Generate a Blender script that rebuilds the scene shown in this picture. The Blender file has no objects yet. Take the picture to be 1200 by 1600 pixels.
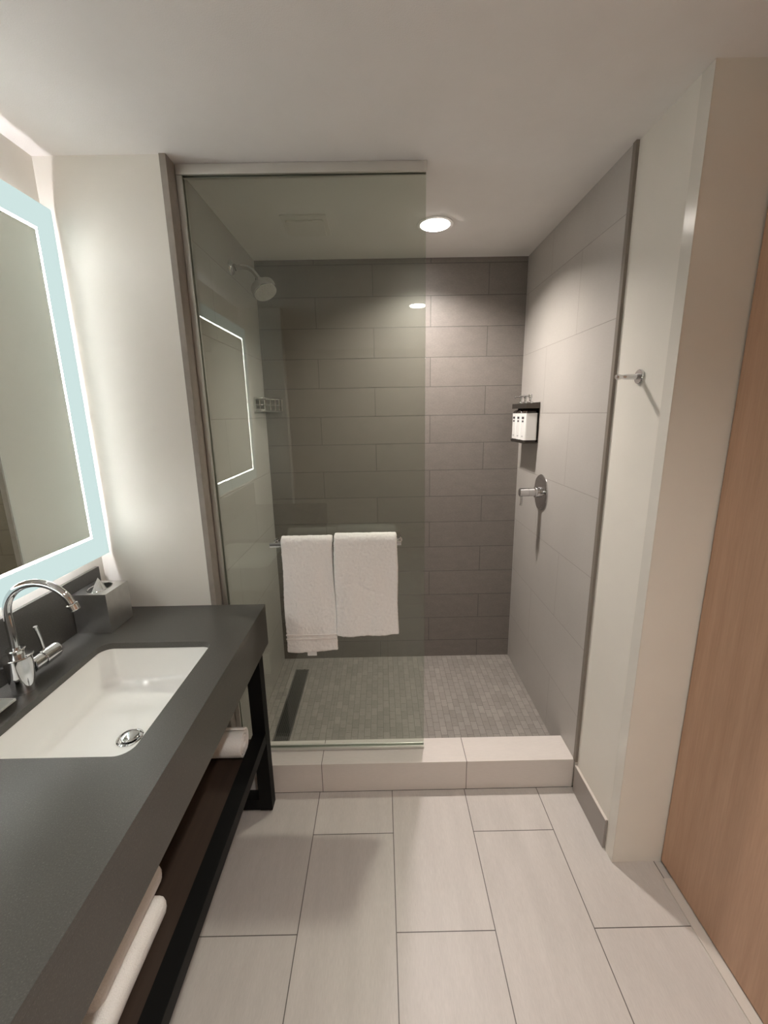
import bpy, bmesh, math, random
from mathutils import Vector, Matrix
random.seed(7)
S = bpy.context.scene
COL = S.collection
PI = math.pi

# ------------------------------------------------------------------ camera
FPX = 664.34
cam_d = bpy.data.cameras.new('camera')
cam_d.sensor_fit = 'HORIZONTAL'
cam_d.sensor_width = 36.0
cam_d.lens = 36.0 * FPX / 1200.0
cam_d.clip_start = 0.02
cam = bpy.data.objects.new('camera', cam_d)
COL.objects.link(cam)
rx = Vector((0.99981961, -0.0073908, -0.01749627))
ux = Vector((0.01870949, 0.22460829, 0.97426951))
fx = Vector((0.00327082, 0.97442111, -0.22470606))
cam.matrix_world = Matrix(((rx.x, ux.x, -fx.x, 0.0), (rx.y, ux.y, -fx.y, 0.0), (rx.z, ux.z, -fx.z, 1.5547), (0, 0, 0, 1)))
S.camera = cam

# ------------------------------------------------------------------ light levels, exposure, world
SHOWER_LAMP = 1350.0      # radiance of the shower downlight lens
ROOM_LAMP = 1320.0         # radiance of the room downlight lens
MIRROR_LED = 60.0         # radiance of the strip behind the mirror
MIRROR_RIM = 37.0         # radiance of the thin light line around the mirror's inner edge
MIRROR_BORDER = 0.74      # radiance of the frosted border
S.view_settings.view_transform = 'Standard'
S.view_settings.look = 'None'
S.view_settings.gamma = 1.0
S.view_settings.use_curve_mapping = False
S.view_settings.exposure = 0.08
S.cycles.max_bounces = 16
S.cycles.diffuse_bounces = 10
S.cycles.transparent_max_bounces = 16
S.cycles.caustics_reflective = False
S.cycles.caustics_refractive = False
S.cycles.sample_clamp_indirect = 10.0
W = bpy.data.worlds.new('world')
S.world = W
W.use_nodes = True
W.node_tree.nodes['Background'].inputs[0].default_value = (0.02, 0.02, 0.02, 1)
W.node_tree.nodes['Background'].inputs[1].default_value = 0.2

# ------------------------------------------------------------------ room numbers (metres)
ZC = 2.337      # ceiling
XL = -1.047     # mirror wall
XS = -0.640     # tiled left shower wall
XR = 0.780      # tiled right shower wall
YB = 2.435      # back wall
YW = 1.510      # end wall beside the vanity
YG = 1.578      # glass
YRET = 1.1786   # wall face beside the door
XD = 0.954      # door face
ZSH = 0.045     # shower floor
CY0, CY1, CZ = 1.490, 1.626, 0.138   # curb
ZT = 0.8544     # worktop

# ------------------------------------------------------------------ node helpers
def new_mat(name):
    m = bpy.data.materials.new(name)
    m.use_nodes = True
    nt = m.node_tree
    p = nt.nodes['Principled BSDF']
    return m, nt, p

def N(nt, typ, **kw):
    n = nt.nodes.new(typ)
    for k, v in kw.items():
        if k.startswith('in_'):
            n.inputs[k[3:].replace('_', ' ')].default_value = v
        else:
            setattr(n, k, v)
    return n

def L(nt, a, b):
    nt.links.new(a, b)

def rgba(c):
    return (c[0], c[1], c[2], 1.0)

def ramp(nt, fac, stops):
    r = nt.nodes.new('ShaderNodeValToRGB')
    el = r.color_ramp.elements
    while len(el) < len(stops):
        el.new(0.5)
    for e, (p, c) in zip(el, stops):
        e.position = p
        e.color = rgba(c)
    L(nt, fac, r.inputs[0])
    return r.outputs[0]

def pos_scaled(nt, sc):
    g = nt.nodes.new('ShaderNodeNewGeometry')
    m = nt.nodes.new('ShaderNodeMapping')
    m.inputs['Scale'].default_value = sc
    L(nt, g.outputs['Position'], m.inputs['Vector'])
    return m.outputs[0]

def noise(nt, vec, scale, detail=4.0, rough=0.55):
    n = nt.nodes.new('ShaderNodeTexNoise')
    n.inputs['Scale'].default_value = scale
    n.inputs['Detail'].default_value = detail
    n.inputs['Roughness'].default_value = rough
    L(nt, vec, n.inputs['Vector'])
    return n.outputs['Fac']

def bump(nt, p, height, strength, dist=0.002, chain=None):
    b = nt.nodes.new('ShaderNodeBump')
    b.inputs['Strength'].default_value = strength
    b.inputs['Distance'].default_value = dist
    L(nt, height, b.inputs['Height'])
    if chain is not None:
        L(nt, chain, b.inputs['Normal'])
    L(nt, b.outputs[0], p.inputs['Normal'])
    return b.outputs[0]

def plain(name, c, rough=0.5, metal=0.0, spec=0.5, bscale=0, bstr=0.0, vary=0.0, vscale=6.0, coat=0.0):
    m, nt, p = new_mat(name)
    p.inputs['Roughness'].default_value = rough
    p.inputs['Metallic'].default_value = metal
    p.inputs['Specular IOR Level'].default_value = spec
    p.inputs['Coat Weight'].default_value = coat
    p.inputs['Coat Roughness'].default_value = 0.08
    v = pos_scaled(nt, (1, 1, 1))
    f = noise(nt, v, vscale)
    d = vary
    col = ramp(nt, f, [(0.3, [x * (1 - d) for x in c]), (0.7, [min(1, x * (1 + d)) for x in c])])
    L(nt, col, p.inputs['Base Color'])
    if bstr:
        bump(nt, p, noise(nt, v, bscale), bstr)
    return m

def tile(name, axes, origin, tw, th, c1, c2, mortar, gap=0.003, rough=0.4, grain=(40, 40, 40), grain_amt=0.12,
         grain2=None, bstr=0.25, spec=0.5, flip_offset=False, tone=0.04, fine=0.06):
    """axes: which world axes run along / across the tiles."""
    m, nt, p = new_mat(name)
    g = nt.nodes.new('ShaderNodeNewGeometry')
    sep = nt.nodes.new('ShaderNodeSeparateXYZ')
    L(nt, g.outputs['Position'], sep.inputs[0])
    com = nt.nodes.new('ShaderNodeCombineXYZ')
    for k, (a, o) in enumerate(zip(axes, origin)):
        s = nt.nodes.new('ShaderNodeMath'); s.operation = 'SUBTRACT'
        L(nt, sep.outputs['XYZ'.index(a)], s.inputs[0]); s.inputs[1].default_value = o
        L(nt, s.outputs[0], com.inputs[k])
    b = nt.nodes.new('ShaderNodeTexBrick')
    b.offset = 0.5; b.offset_frequency = 2; b.squash = 1.0
    b.inputs['Scale'].default_value = 1.0
    b.inputs['Brick Width'].default_value = tw
    b.inputs['Row Height'].default_value = th
    b.inputs['Mortar Size'].default_value = gap * 0.5
    b.inputs['Mortar Smooth'].default_value = 0.15
    b.inputs['Bias'].default_value = 0.0
    b.inputs['Color1'].default_value = rgba([x * (1 - tone) for x in c1])
    b.inputs['Color2'].default_value = rgba([x * (1 + tone) for x in c2])
    b.inputs['Mortar'].default_value = rgba(mortar)
    L(nt, com.outputs[0], b.inputs['Vector'])
    v = pos_scaled(nt, grain)
    f = noise(nt, v, 1.0, 6.0, 0.6)
    gr = ramp(nt, f, [(0.25, (1 - grain_amt,) * 3), (0.75, (1 + grain_amt,) * 3)])
    v2 = pos_scaled(nt, grain2 or tuple(x * 6 for x in grain))
    f2 = noise(nt, v2, 1.0, 3.0, 0.6)
    gr2 = ramp(nt, f2, [(0.3, (1 - fine,) * 3), (0.7, (1 + fine,) * 3)])
    mx = nt.nodes.new('ShaderNodeMix'); mx.data_type = 'RGBA'; mx.blend_type = 'MULTIPLY'
    mx.inputs[0].default_value = 1.0
    L(nt, b.outputs['Color'], mx.inputs[6]); L(nt, gr, mx.inputs[7])
    mx2 = nt.nodes.new('ShaderNodeMix'); mx2.data_type = 'RGBA'; mx2.blend_type = 'MULTIPLY'
    mx2.inputs[0].default_value = 1.0
    L(nt, mx.outputs[2], mx2.inputs[6]); L(nt, gr2, mx2.inputs[7])
    L(nt, mx2.outputs[2], p.inputs['Base Color'])
    p.inputs['Roughness'].default_value = rough
    p.inputs['Specular IOR Level'].default_value = spec
    inv = nt.nodes.new('ShaderNodeMath'); inv.operation = 'SUBTRACT'; inv.inputs[0].default_value = 1.0
    L(nt, b.outputs['Fac'], inv.inputs[1])
    n1 = bump(nt, p, inv.outputs[0], 0.7, 0.0015)
    bump(nt, p, f2, bstr, 0.001, n1)
    return m

def emit(name, c, s):
    m = bpy.data.materials.new(name)
    m.use_nodes = True
    nt = m.node_tree
    nt.nodes.clear()
    e = nt.nodes.new('ShaderNodeEmission')
    e.inputs[0].default_value = rgba(c)
    e.inputs[1].default_value = s
    o = nt.nodes.new('ShaderNodeOutputMaterial')
    L(nt, e.outputs[0], o.inputs[0])
    return m

def glass_mat(name, tint, ior=1.56):
    """thin clear pane: straight transmission plus Fresnel reflection"""
    m = bpy.data.materials.new(name)
    m.use_nodes = True
    nt = m.node_tree
    nt.nodes.clear()
    t = nt.nodes.new('ShaderNodeBsdfTransparent'); t.inputs[0].default_value = rgba(tint)
    gl = nt.nodes.new('ShaderNodeBsdfGlossy'); gl.inputs['Roughness'].default_value = 0.0
    gl.inputs['Color'].default_value = (0.95, 1.0, 0.97, 1)
    # Schlick reflectance, the same seen from either side of the pane
    ge = nt.nodes.new('ShaderNodeNewGeometry')
    dt = nt.nodes.new('ShaderNodeVectorMath'); dt.operation = 'DOT_PRODUCT'
    L(nt, ge.outputs['Normal'], dt.inputs[0]); L(nt, ge.outputs['Incoming'], dt.inputs[1])
    def mth(op, a, b=None):
        q = nt.nodes.new('ShaderNodeMath'); q.operation = op
        for k, v in enumerate((a, b)):
            if v is None: continue
            if isinstance(v, (int, float)): q.inputs[k].default_value = v
            else: L(nt, v, q.inputs[k])
        return q.outputs[0]
    r0 = ((ior - 1) / (ior + 1)) ** 2
    fr = mth('ADD', mth('MULTIPLY', mth('POWER', mth('SUBTRACT', 1.0, mth('ABSOLUTE', dt.outputs['Value'])), 5.0), 1 - r0), r0)
    mx = nt.nodes.new('ShaderNodeMixShader')
    L(nt, fr, mx.inputs[0]); L(nt, t.outputs[0], mx.inputs[1]); L(nt, gl.outputs[0], mx.inputs[2])
    o = nt.nodes.new('ShaderNodeOutputMaterial')
    L(nt, mx.outputs[0], o.inputs[0])
    return m

def wood(name, ca, cb, rough=0.45, along='Z', spec=0.5):
    m, nt, p = new_mat(name)
    sc = {'Z': (28, 28, 1.3), 'Y': (28, 1.3, 28), 'X': (1.3, 28, 28)}[along]
    v = pos_scaled(nt, sc)
    f = noise(nt, v, 1.0, 8.0, 0.62)
    v2 = pos_scaled(nt, tuple(x * 7 for x in sc))
    f2 = noise(nt, v2, 1.0, 3.0, 0.6)
    c = ramp(nt, f, [(0.25, ca), (0.75, cb)])
    g2 = ramp(nt, f2, [(0.3, (0.93,) * 3), (0.7, (1.05,) * 3)])
    mx = nt.nodes.new('ShaderNodeMix'); mx.data_type = 'RGBA'; mx.blend_type = 'MULTIPLY'
    mx.inputs[0].default_value = 1.0
    L(nt, c, mx.inputs[6]); L(nt, g2, mx.inputs[7]); L(nt, mx.outputs[2], p.inputs['Base Color'])
    p.inputs['Roughness'].default_value = rough
    p.inputs['Specular IOR Level'].default_value = spec
    bump(nt, p, f2, 0.12, 0.001)
    return m

# ------------------------------------------------------------------ materials
M = {}
M['paint'] = plain('wall paint', (0.83, 0.81, 0.755), 0.42, bscale=260, bstr=0.10, vary=0.015)  # lighter copy of the right wall's paint; brightening stands in for mirror light
M['paint_wall'] = plain('right wall paint', (0.80, 0.765, 0.695), 0.48, bscale=260, bstr=0.10, vary=0.015)
M['guard'] = plain('glossy corner guard', (0.74, 0.71, 0.645), 0.20, bscale=150, bstr=0.03, vary=0.01)
M['ceiling'] = plain('ceiling paint', (0.87, 0.855, 0.84), 0.75, bscale=300, bstr=0.25, vary=0.02)
LT1 = (0.47, 0.445, 0.415)
M['tile_right'] = tile('light wall tile right', 'YZ', (1.795 - 0.61, 0.03 - 0.303), 0.61, 0.303, LT1, LT1, (0.30, 0.27, 0.245), 0.0025,
                       0.33, (3, 3, 3), 0.05, (60, 60, 420), 0.12, tone=0.012, fine=0.03)
M['tile_dark'] = tile('dark back wall tile', 'XZ', (0.58 - 1.83, 0.158 - 0.1538 * 2), 0.61, 0.1538, (0.168, 0.148, 0.133), (0.168, 0.148, 0.133),
                      (0.068, 0.059, 0.052), 0.0038, 0.46, (14, 14, 30), 0.10, (90, 90, 300), 0.35, spec=1.0, tone=0.05, fine=0.12)
FT = (0.54, 0.505, 0.475)
M['tile_floor'] = tile('floor tile', 'YX', (1.302 - 0.637 * 4, -0.2868 - 0.305 * 9), 0.637, 0.305, FT, FT, (0.13, 0.115, 0.105), 0.0032,
                       0.42, (16, 2.5, 4), 0.08, (330, 40, 200), 0.22, tone=0.02, fine=0.05)
CT = (0.68, 0.63, 0.59)
M['tile_curb'] = tile('curb tile', 'XZ', (-0.274 - 0.605 * 4, -5.0), 0.605, 20.0, CT, CT, (0.16, 0.14, 0.125), 0.003,
                      0.40, (3, 8, 8), 0.04, (40, 300, 300), 0.15, tone=0.0, fine=0.03)
for nd in M['tile_curb'].node_tree.nodes:
    if nd.type == 'TEX_BRICK': nd.offset = 0.0
M['mosaic'] = tile('shower floor mosaic', 'YX', (0.3, -2.0), 0.058, 0.031, (0.25, 0.227, 0.207), (0.30, 0.272, 0.248), (0.155, 0.14, 0.126), 0.0022,
                   0.5, (9, 9, 9), 0.10, (70, 300, 70), 0.35, tone=0.03, fine=0.08)
M['trim'] = plain('tile edge profile', (0.22, 0.19, 0.16), 0.6, 0.0, vary=0.05)
M['edge_tile'] = plain('tile edge with painted shade', (0.30, 0.27, 0.24), 0.45, 0.0, vary=0.08, vscale=30)
M['base'] = plain('baseboard tile', (0.33, 0.30, 0.275), 0.4, vary=0.03, bscale=200, bstr=0.1)
M['base_cap'] = plain('pale caulk', (0.62, 0.57, 0.52), 0.6)
M['door'] = wood('wood veneer', (0.42, 0.255, 0.165), (0.53, 0.335, 0.225), 0.42)
M['walnut'] = wood('dark shelf wood', (0.030, 0.018, 0.012), (0.050, 0.030, 0.021), 0.5, 'Y')
M['black'] = plain('black powder coat', (0.004, 0.004, 0.004), 0.55, spec=0.16, bscale=600, bstr=0.05)
def quartz():
    m, nt, p = new_mat('grey quartz')
    v = pos_scaled(nt, (1, 1, 1))
    f = noise(nt, v, 420, 2.0)
    c = ramp(nt, f, [(0.32, (0.056, 0.054, 0.049)), (0.62, (0.072, 0.069, 0.062)), (0.74, (0.12, 0.116, 0.107))])
    L(nt, c, p.inputs['Base Color'])
    p.inputs['Roughness'].default_value = 0.33
    p.inputs['Specular IOR Level'].default_value = 0.5
    bump(nt, p, noise(nt, v, 900, 2.0), 0.06, 0.0005)
    return m
M['quartz'] = quartz()
M['porcelain'] = plain('white porcelain', (0.88, 0.88, 0.86), 0.08, coat=0.6)
M['chrome'] = plain('polished chrome', (0.70, 0.70, 0.71), 0.05, 1.0)
M['brushed'] = plain('brushed steel', (0.66, 0.65, 0.635), 0.30, 1.0, bscale=500, bstr=0.05, vary=0.05, vscale=40)
M['satin'] = plain('satin aluminium', (0.74, 0.73, 0.70), 0.42, 1.0)
M['dark_steel'] = plain('dark bronze steel', (0.10, 0.094, 0.086), 0.42, 0.35)
M['hole'] = plain('dark drain channel', (0.006, 0.006, 0.006), 0.7)
M['terry'] = plain('white terry cloth', (0.90, 0.88, 0.86), 0.95, spec=0.1, bscale=420, bstr=0.9, vary=0.03, vscale=300)
M['terry_weave'] = plain('flat woven cotton', (0.80, 0.76, 0.735), 0.9, spec=0.1, bscale=900, bstr=0.3)
M['label_white'] = plain('white paper label', (0.80, 0.79, 0.77), 0.5)
M['ink'] = plain('dark label ink', (0.03, 0.025, 0.035), 0.6)
M['tissue'] = plain('white tissue', (0.85, 0.85, 0.83), 0.9, spec=0.1, bscale=120, bstr=0.2)
M['amber'] = plain('dark brown plastic', (0.020, 0.012, 0.008), 0.18)
M['bracket'] = plain('smoked bracket metal', (0.10, 0.088, 0.078), 0.25, 0.9)
M['white_plastic'] = plain('white plastic', (0.82, 0.80, 0.77), 0.5)
M['can_white'] = plain('white baffle', (0.8, 0.79, 0.77), 0.5)
M['glass'] = glass_mat('clear shower glass', (0.82, 0.845, 0.805))
M['mirror'] = plain('silvered mirror', (0.86, 0.91, 0.86), 0.0, 1.0)
M['mirror_edge'] = plain('white mirror housing', (0.75, 0.77, 0.77), 0.4)
M['border'] = emit('lit frosted glass', (0.80, 1.0, 0.975), MIRROR_BORDER)
M['rim'] = emit('mirror light line', (1.0, 0.985, 0.94), MIRROR_RIM)
M['led'] = emit('led strip', (1.0, 0.95, 0.97), MIRROR_LED)
M['led_low'] = emit('lower led strip', (0.98, 0.97, 1.0), MIRROR_LED * 1.2)
M['lamp_shower'] = emit('shower lamp lens', (1.0, 0.92, 0.85), SHOWER_LAMP)
M['added_glow'] = emit('added glow ring', (1.0, 0.93, 0.86), 30.0)
M['lamp_room'] = emit('room lamp lens', (1.0, 0.94, 0.88), ROOM_LAMP)

# ------------------------------------------------------------------ mesh helpers
def bx(bm, x0, x1, y0, y1, z0, z1, b=0.0, seg=2):
    t = bmesh.new()
    bmesh.ops.create_cube(t, size=1.0)
    for v in t.verts:
        v.co = Vector(((x0 + x1) / 2 + v.co.x * (x1 - x0), (y0 + y1) / 2 + v.co.y * (y1 - y0), (z0 + z1) / 2 + v.co.z * (z1 - z0)))
    if b:
        bmesh.ops.bevel(t, geom=list(t.edges), offset=b, segments=seg, profile=0.5, affect='EDGES')
    merge(bm, t)

def merge(bm, t):
    me = bpy.data.meshes.new('tmp')
    t.to_mesh(me); t.free()
    bm.from_mesh(me)
    bpy.data.meshes.remove(me)

def frame(d):
    d = Vector(d).normalized()
    a = Vector((0, 0, 1)) if abs(d.z) < 0.9 else Vector((1, 0, 0))
    u = d.cross(a).normalized()
    return d, u, d.cross(u).normalized()

def lathe(bm, o, d, prof, n=40, close=True):
    """prof: list of (radius, distance along d)"""
    o = Vector(o); d, u, w = frame(d)
    rings = []
    for r, t in prof:
        if r < 1e-6:
            rings.append([bm.verts.new(o + d * t)])
        else:
            rings.append([bm.verts.new(o + d * t + (u * math.cos(2 * PI * k / n) + w * math.sin(2 * PI * k / n)) * r) for k in range(n)])
    for a, b in zip(rings[:-1], rings[1:]):
        for k in range(n):
            k2 = (k + 1) % n
            if len(a) == 1 and len(b) == 1: continue
            if len(a) == 1: bm.faces.new((a[0], b[k2], b[k]))
            elif len(b) == 1: bm.faces.new((a[k], a[k2], b[0]))
            else: bm.faces.new((a[k], a[k2], b[k2], b[k]))
    if close:
        if len(rings[0]) > 1: bm.faces.new(list(reversed(rings[0])))
        if len(rings[-1]) > 1: bm.faces.new(rings[-1])

def tube(bm, pts, r, n=16, close=False):
    pts = [Vector(p) for p in pts]
    rs = r if isinstance(r, (list, tuple)) else [r] * len(pts)
    m = len(pts)
    tans = []
    for i in range(m):
        a = pts[i - 1] if (i > 0 or close) else pts[i]
        b = pts[(i + 1) % m] if (i < m - 1 or close) else pts[i]
        tans.append((b - a).normalized())
    d, u, w = frame(tans[0])
    rings = []
    for i in range(m):
        if i:
            q = tans[i - 1].rotation_difference(tans[i])
            u = q @ u
        w = tans[i].cross(u).normalized()
        u = w.cross(tans[i]).normalized()
        rings.append([bm.verts.new(pts[i] + (u * math.cos(2 * PI * k / n) + w * math.sin(2 * PI * k / n)) * rs[i]) for k in range(n)])
    rng = range(m) if close else range(m - 1)
    for i in rng:
        a, b = rings[i], rings[(i + 1) % m]
        for k in range(n):
            k2 = (k + 1) % n
            bm.faces.new((a[k], a[k2], b[k2], b[k]))
    if not close:
        bm.faces.new(list(reversed(rings[0]))); bm.faces.new(rings[-1])

def rrect(x0, x1, y0, y1, r, n=6):
    pts = []
    for cx, cy, a0 in ((x1 - r, y1 - r, 0), (x0 + r, y1 - r, 90), (x0 + r, y0 + r, 180), (x1 - r, y0 + r, 270)):
        for k in range(n + 1):
            a = math.radians(a0 + 90 * k / n)
            pts.append((cx + r * math.cos(a), cy + r * math.sin(a)))
    return pts

def plate_with_holes(outer, holes, z0, z1):
    """horizontal slab with openings, as a bmesh"""
    cu = bpy.data.curves.new('tmp', 'CURVE')
    cu.dimensions = '2D'; cu.fill_mode = 'BOTH'
    for poly in [outer] + holes:
        s = cu.splines.new('POLY')
        s.points.add(len(poly) - 1)
        for p, (x, y) in zip(s.points, poly):
            p.co = (x, y, 0, 1)
        s.use_cyclic_u = True
    cu.extrude = (z1 - z0) / 2
    ob = bpy.data.objects.new('tmp', cu)
    COL.objects.link(ob)
    bpy.context.view_layer.update()
    me = bpy.data.meshes.new_from_object(ob.evaluated_get(bpy.context.evaluated_depsgraph_get()))
    bm = bmesh.new()
    bm.from_mesh(me)
    bmesh.ops.translate(bm, verts=bm.verts, vec=(0, 0, (z0 + z1) / 2))
    bmesh.ops.remove_doubles(bm, verts=bm.verts, dist=1e-5)
    bpy.data.objects.remove(ob); bpy.data.curves.remove(cu); bpy.data.meshes.remove(me)
    return bm

def circle(cx, cy, r, n=48):
    return [(cx + r * math.cos(2 * PI * k / n), cy + r * math.sin(2 * PI * k / n)) for k in range(n)]

def world_loc(o):
    v = Vector((0, 0, 0))
    while o is not None:
        v += o.location
        o = o.parent
    return v

def obj(name, bm, mat, parent=None, smooth=40, loc=None, recalc=True):
    """link one bmesh (given in world metres) as one mesh object"""
    if recalc:
        bmesh.ops.recalc_face_normals(bm, faces=bm.faces)
    off = world_loc(parent) if parent else Vector(loc or (0, 0, 0))
    bmesh.ops.translate(bm, verts=bm.verts, vec=-off)
    me = bpy.data.meshes.new(name)
    bm.to_mesh(me); bm.free()
    if smooth:
        me.shade_smooth()
        me.set_sharp_from_angle(angle=math.radians(smooth))
        soft_normals = smooth < 80
    else:
        soft_normals = False
    for m in (mat if isinstance(mat, (list, tuple)) else [mat]):
        me.materials.append(m)
    o = bpy.data.objects.new(name, me)
    COL.objects.link(o)
    if soft_normals:
        wn = o.modifiers.new('face weighted normals', 'WEIGHTED_NORMAL')
        wn.keep_sharp = True
    if parent:
        o.parent = parent
    elif loc:
        o.location = loc
    return o

def tag(o, label, cat, group=None):
    o['label'] = label; o['category'] = cat
    if group: o['group'] = group
    return o

def thing(name, label, cat, loc, group=None):
    o = bpy.data.objects.new(name, None)
    o.empty_display_size = 0.05
    COL.objects.link(o)
    o.location = loc
    return tag(o, label, cat, group)

def struct(name, label, cat, bm, mat, smooth=40):
    o = obj(name, bm, mat, None, smooth)
    o['kind'] = 'structure'
    return tag(o, label, cat)

def sbox(name, label, cat, mat, *d, b=0.0):
    bm = bmesh.new(); bx(bm, *d, b=b)
    return struct(name, label, cat, bm, mat)

# ================================================================== SETTING
YREAR = -2.40
YNEAR = -0.252            # near end wall of the vanity alcove
XREAR = -1.35
LIGHT_S = (0.246, 2.034)
LIGHT_R = (0.290, -0.267)

sbox('floor', 'large pale beige rectangular floor tiles with dark joints', 'floor', M['tile_floor'], -1.45, 1.10, -2.5, 1.489, -0.06, 0.0)
sbox('shower_floor', 'grey brown mosaic floor inside the shower', 'floor', M['mosaic'], XS + 0.0, XR, CY1, YB, -0.02, ZSH)
bm = plate_with_holes([(-1.45, -2.5), (1.10, -2.5), (1.10, 2.55), (-1.45, 2.55)], [circle(*LIGHT_S, 0.062), circle(*LIGHT_R, 0.062)], ZC, ZC + 0.10)
struct('ceiling', 'plain pale painted ceiling over the room and shower', 'ceiling', bm, M['ceiling'])
sbox('wall_left', 'pale painted wall behind the lit mirror', 'wall', M['paint'], XL - 0.08, XL, YNEAR, YW, 0, ZC)
sbox('wall_end', 'pale painted end wall between the mirror and the shower', 'wall', M['paint'], XL - 0.08, XS - 0.018, YW, YW + 0.08, 0, ZC)
sbox('wall_shower_left', 'light tiled left wall inside the shower', 'wall', M['tile_right'], XS - 0.018, XS, YW, YB, 0, ZC)
sbox('wall_back', 'dark grey brown tiled back wall of the shower', 'wall', M['tile_dark'], XS - 0.1, XR + 0.12, YB, YB + 0.08, 0, ZC)
sbox('wall_shower_right', 'light tiled right wall inside the shower', 'wall', M['tile_right'], XR, XR + 0.12, 1.494, YB, 0, ZC)
XP = XR + 0.006
sbox('wall_right', 'pale painted wall between the shower tile and the wood door', 'wall', M['paint_wall'], XP, 1.06, YRET, 1.493, 0, ZC)
bm = bmesh.new()
bx(bm, XP - 0.0022, XP - 0.0001, YRET - 0.002, YRET + 0.042, 0.0, ZC - 0.001, b=0.0006)
struct('trim_5', 'glossy painted guard strip covering the outer wall corner', 'trim', bm, M['guard'])
sbox('wall_door_side', 'painted wall behind and beyond the wood door', 'wall', M['paint'], XD + 0.046, XD + 0.12, YREAR, YRET - 0.0005, 0, ZC)
sbox('wall_near_end', 'painted end wall of the vanity alcove behind the camera', 'wall', M['paint'], XREAR, -0.733, YNEAR - 0.09, YNEAR, 0, ZC)
sbox('wall_rear_left', 'painted side wall behind the camera', 'wall', M['paint'], XREAR - 0.08, XREAR, YREAR, YNEAR - 0.09, 0, ZC)
sbox('wall_rear', 'painted wall far behind the camera', 'wall', M['paint'], XREAR - 0.08, XD + 0.12, YREAR - 0.08, YREAR, 0, ZC)
# curb
bm = bmesh.new(); bx(bm, XS + 0.0005, XR - 0.0005, CY0, CY1, 0.0, CZ, b=0.002)
struct('shower_curb', 'beige tiled step across the shower entrance', 'curb', bm, M['tile_curb'])
# trims
bm = bmesh.new(); bx(bm, XR - 0.004, XP + 0.001, 1.474, 1.4935, CZ + 0.0, ZC, b=0.001)
struct('trim_1', 'dark metal edge profile where wall tile meets paint on the right', 'trim', bm, M['trim'])
bm = bmesh.new(); bx(bm, XS - 0.0195, XS + 0.001, YW - 0.006, YW + 0.004, ZT + 0.001, ZC, b=0.001)
bx(bm, XS - 0.0015, XS + 0.001, YW + 0.002, YG - 0.018, CZ + 0.001, ZC)  # darker strip laid over the light tile; its colour carries the grazing-light shade
struct('trim_2', 'brown grey tile edge with painted shade where the left shower wall begins', 'trim', bm, M['edge_tile'])
bm = bmesh.new(); bx(bm, XP - 0.010, XP, 1.228, 1.4735, 0, 0.122, b=0.0015)
struct('baseboard_right', 'grey beige tile baseboard on the painted right wall', 'baseboard', bm, M['base'])
bm = bmesh.new(); bx(bm, XP - 0.0105, XP - 0.0005, 1.229, 1.4730, 0.1222, 0.1255, b=0.0008)
struct('trim_3', 'pale caulk line along the top of the baseboard', 'trim', bm, M['base_cap'])
bm = bmesh.new(); bx(bm, XD - 0.028, XD + 0.04, YREAR + 0.5, YRET - 0.06, 0.0, 0.005, b=0.001)
struct('trim_4', 'thin threshold strip on the floor below the wood door', 'trim', bm, M['base_cap'])
# wood sliding door
bm = bmesh.new(); bx(bm, XD, XD + 0.038, -0.60, YRET - 0.006, 0.012, ZC - 0.03, b=0.0015)
d1 = struct('door_1', 'flat brown wood veneer door panel along the right side', 'door', bm, M['door'])

# ================================================================== CEILING FITTINGS
def downlight(cx, cy, lens_mat, label, light_depth=0.036):
    t = thing('recessed_downlight', label, 'ceiling light', (cx, cy, ZC), 'recessed ceiling downlights')
    bm = bmesh.new()
    lathe(bm, (cx, cy, ZC + 0.001), (0, 0, -1), [(0.0615, 0), (0.078, 0), (0.077, 0.004), (0.0635, 0.0055), (0.0615, 0.004), (0.0615, 0.0)], 56, close=False)
    obj('trim_ring', bm, M['can_white'], t)
    bm = bmesh.new()
    lathe(bm, (cx, cy, ZC), (0, 0, 1), [(0.0610, 0.001), (0.0560, light_depth), (0.052, light_depth + 0.014), (0.0, light_depth + 0.014)], 56, close=False)
    obj('reflector', bm, M['can_white'], t)
    bm = bmesh.new()
    lathe(bm, (cx, cy, ZC + light_depth), (0, 0, 1), [(0.0, 0.0), (0.050, 0.001), (0.050, 0.006), (0.0, 0.006)], 40, close=False)
    obj('lamp_lens', bm, lens_mat, t)
    bm = bmesh.new()
    lathe(bm, (cx, cy, ZC + 0.001), (0, 0, -1), [(0.0545, 0), (0.0545, 0.007), (0.0575, 0.0085), (0.0605, 0.007), (0.0605, 0.0)], 56, close=False)
    obj('glow_ring', bm, M['added_glow'], t)  # glowing ring added so the lamp shows in the glass at grazing angles
    return t
downlight(*LIGHT_S, M['lamp_shower'], 'bright round recessed ceiling light over the shower')
downlight(*LIGHT_R, M['lamp_room'], 'round recessed ceiling light of the room, seen as an oval reflection in the glass')

t = thing('ceiling_vent', 'square white exhaust vent cover on the shower ceiling', 'vent', (-0.298, 2.018, ZC))
bm = bmesh.new(); bx(bm, -0.392, -0.204, 1.922, 2.114, ZC - 0.007, ZC - 0.0002, b=0.003); obj('vent_frame', bm, M['white_plastic'], t)
bm = bmesh.new(); bx(bm, -0.375, -0.221, 1.955, 2.098, ZC - 0.016, ZC - 0.0072, b=0.003); obj('vent_cover', bm, M['white_plastic'], t)

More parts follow.
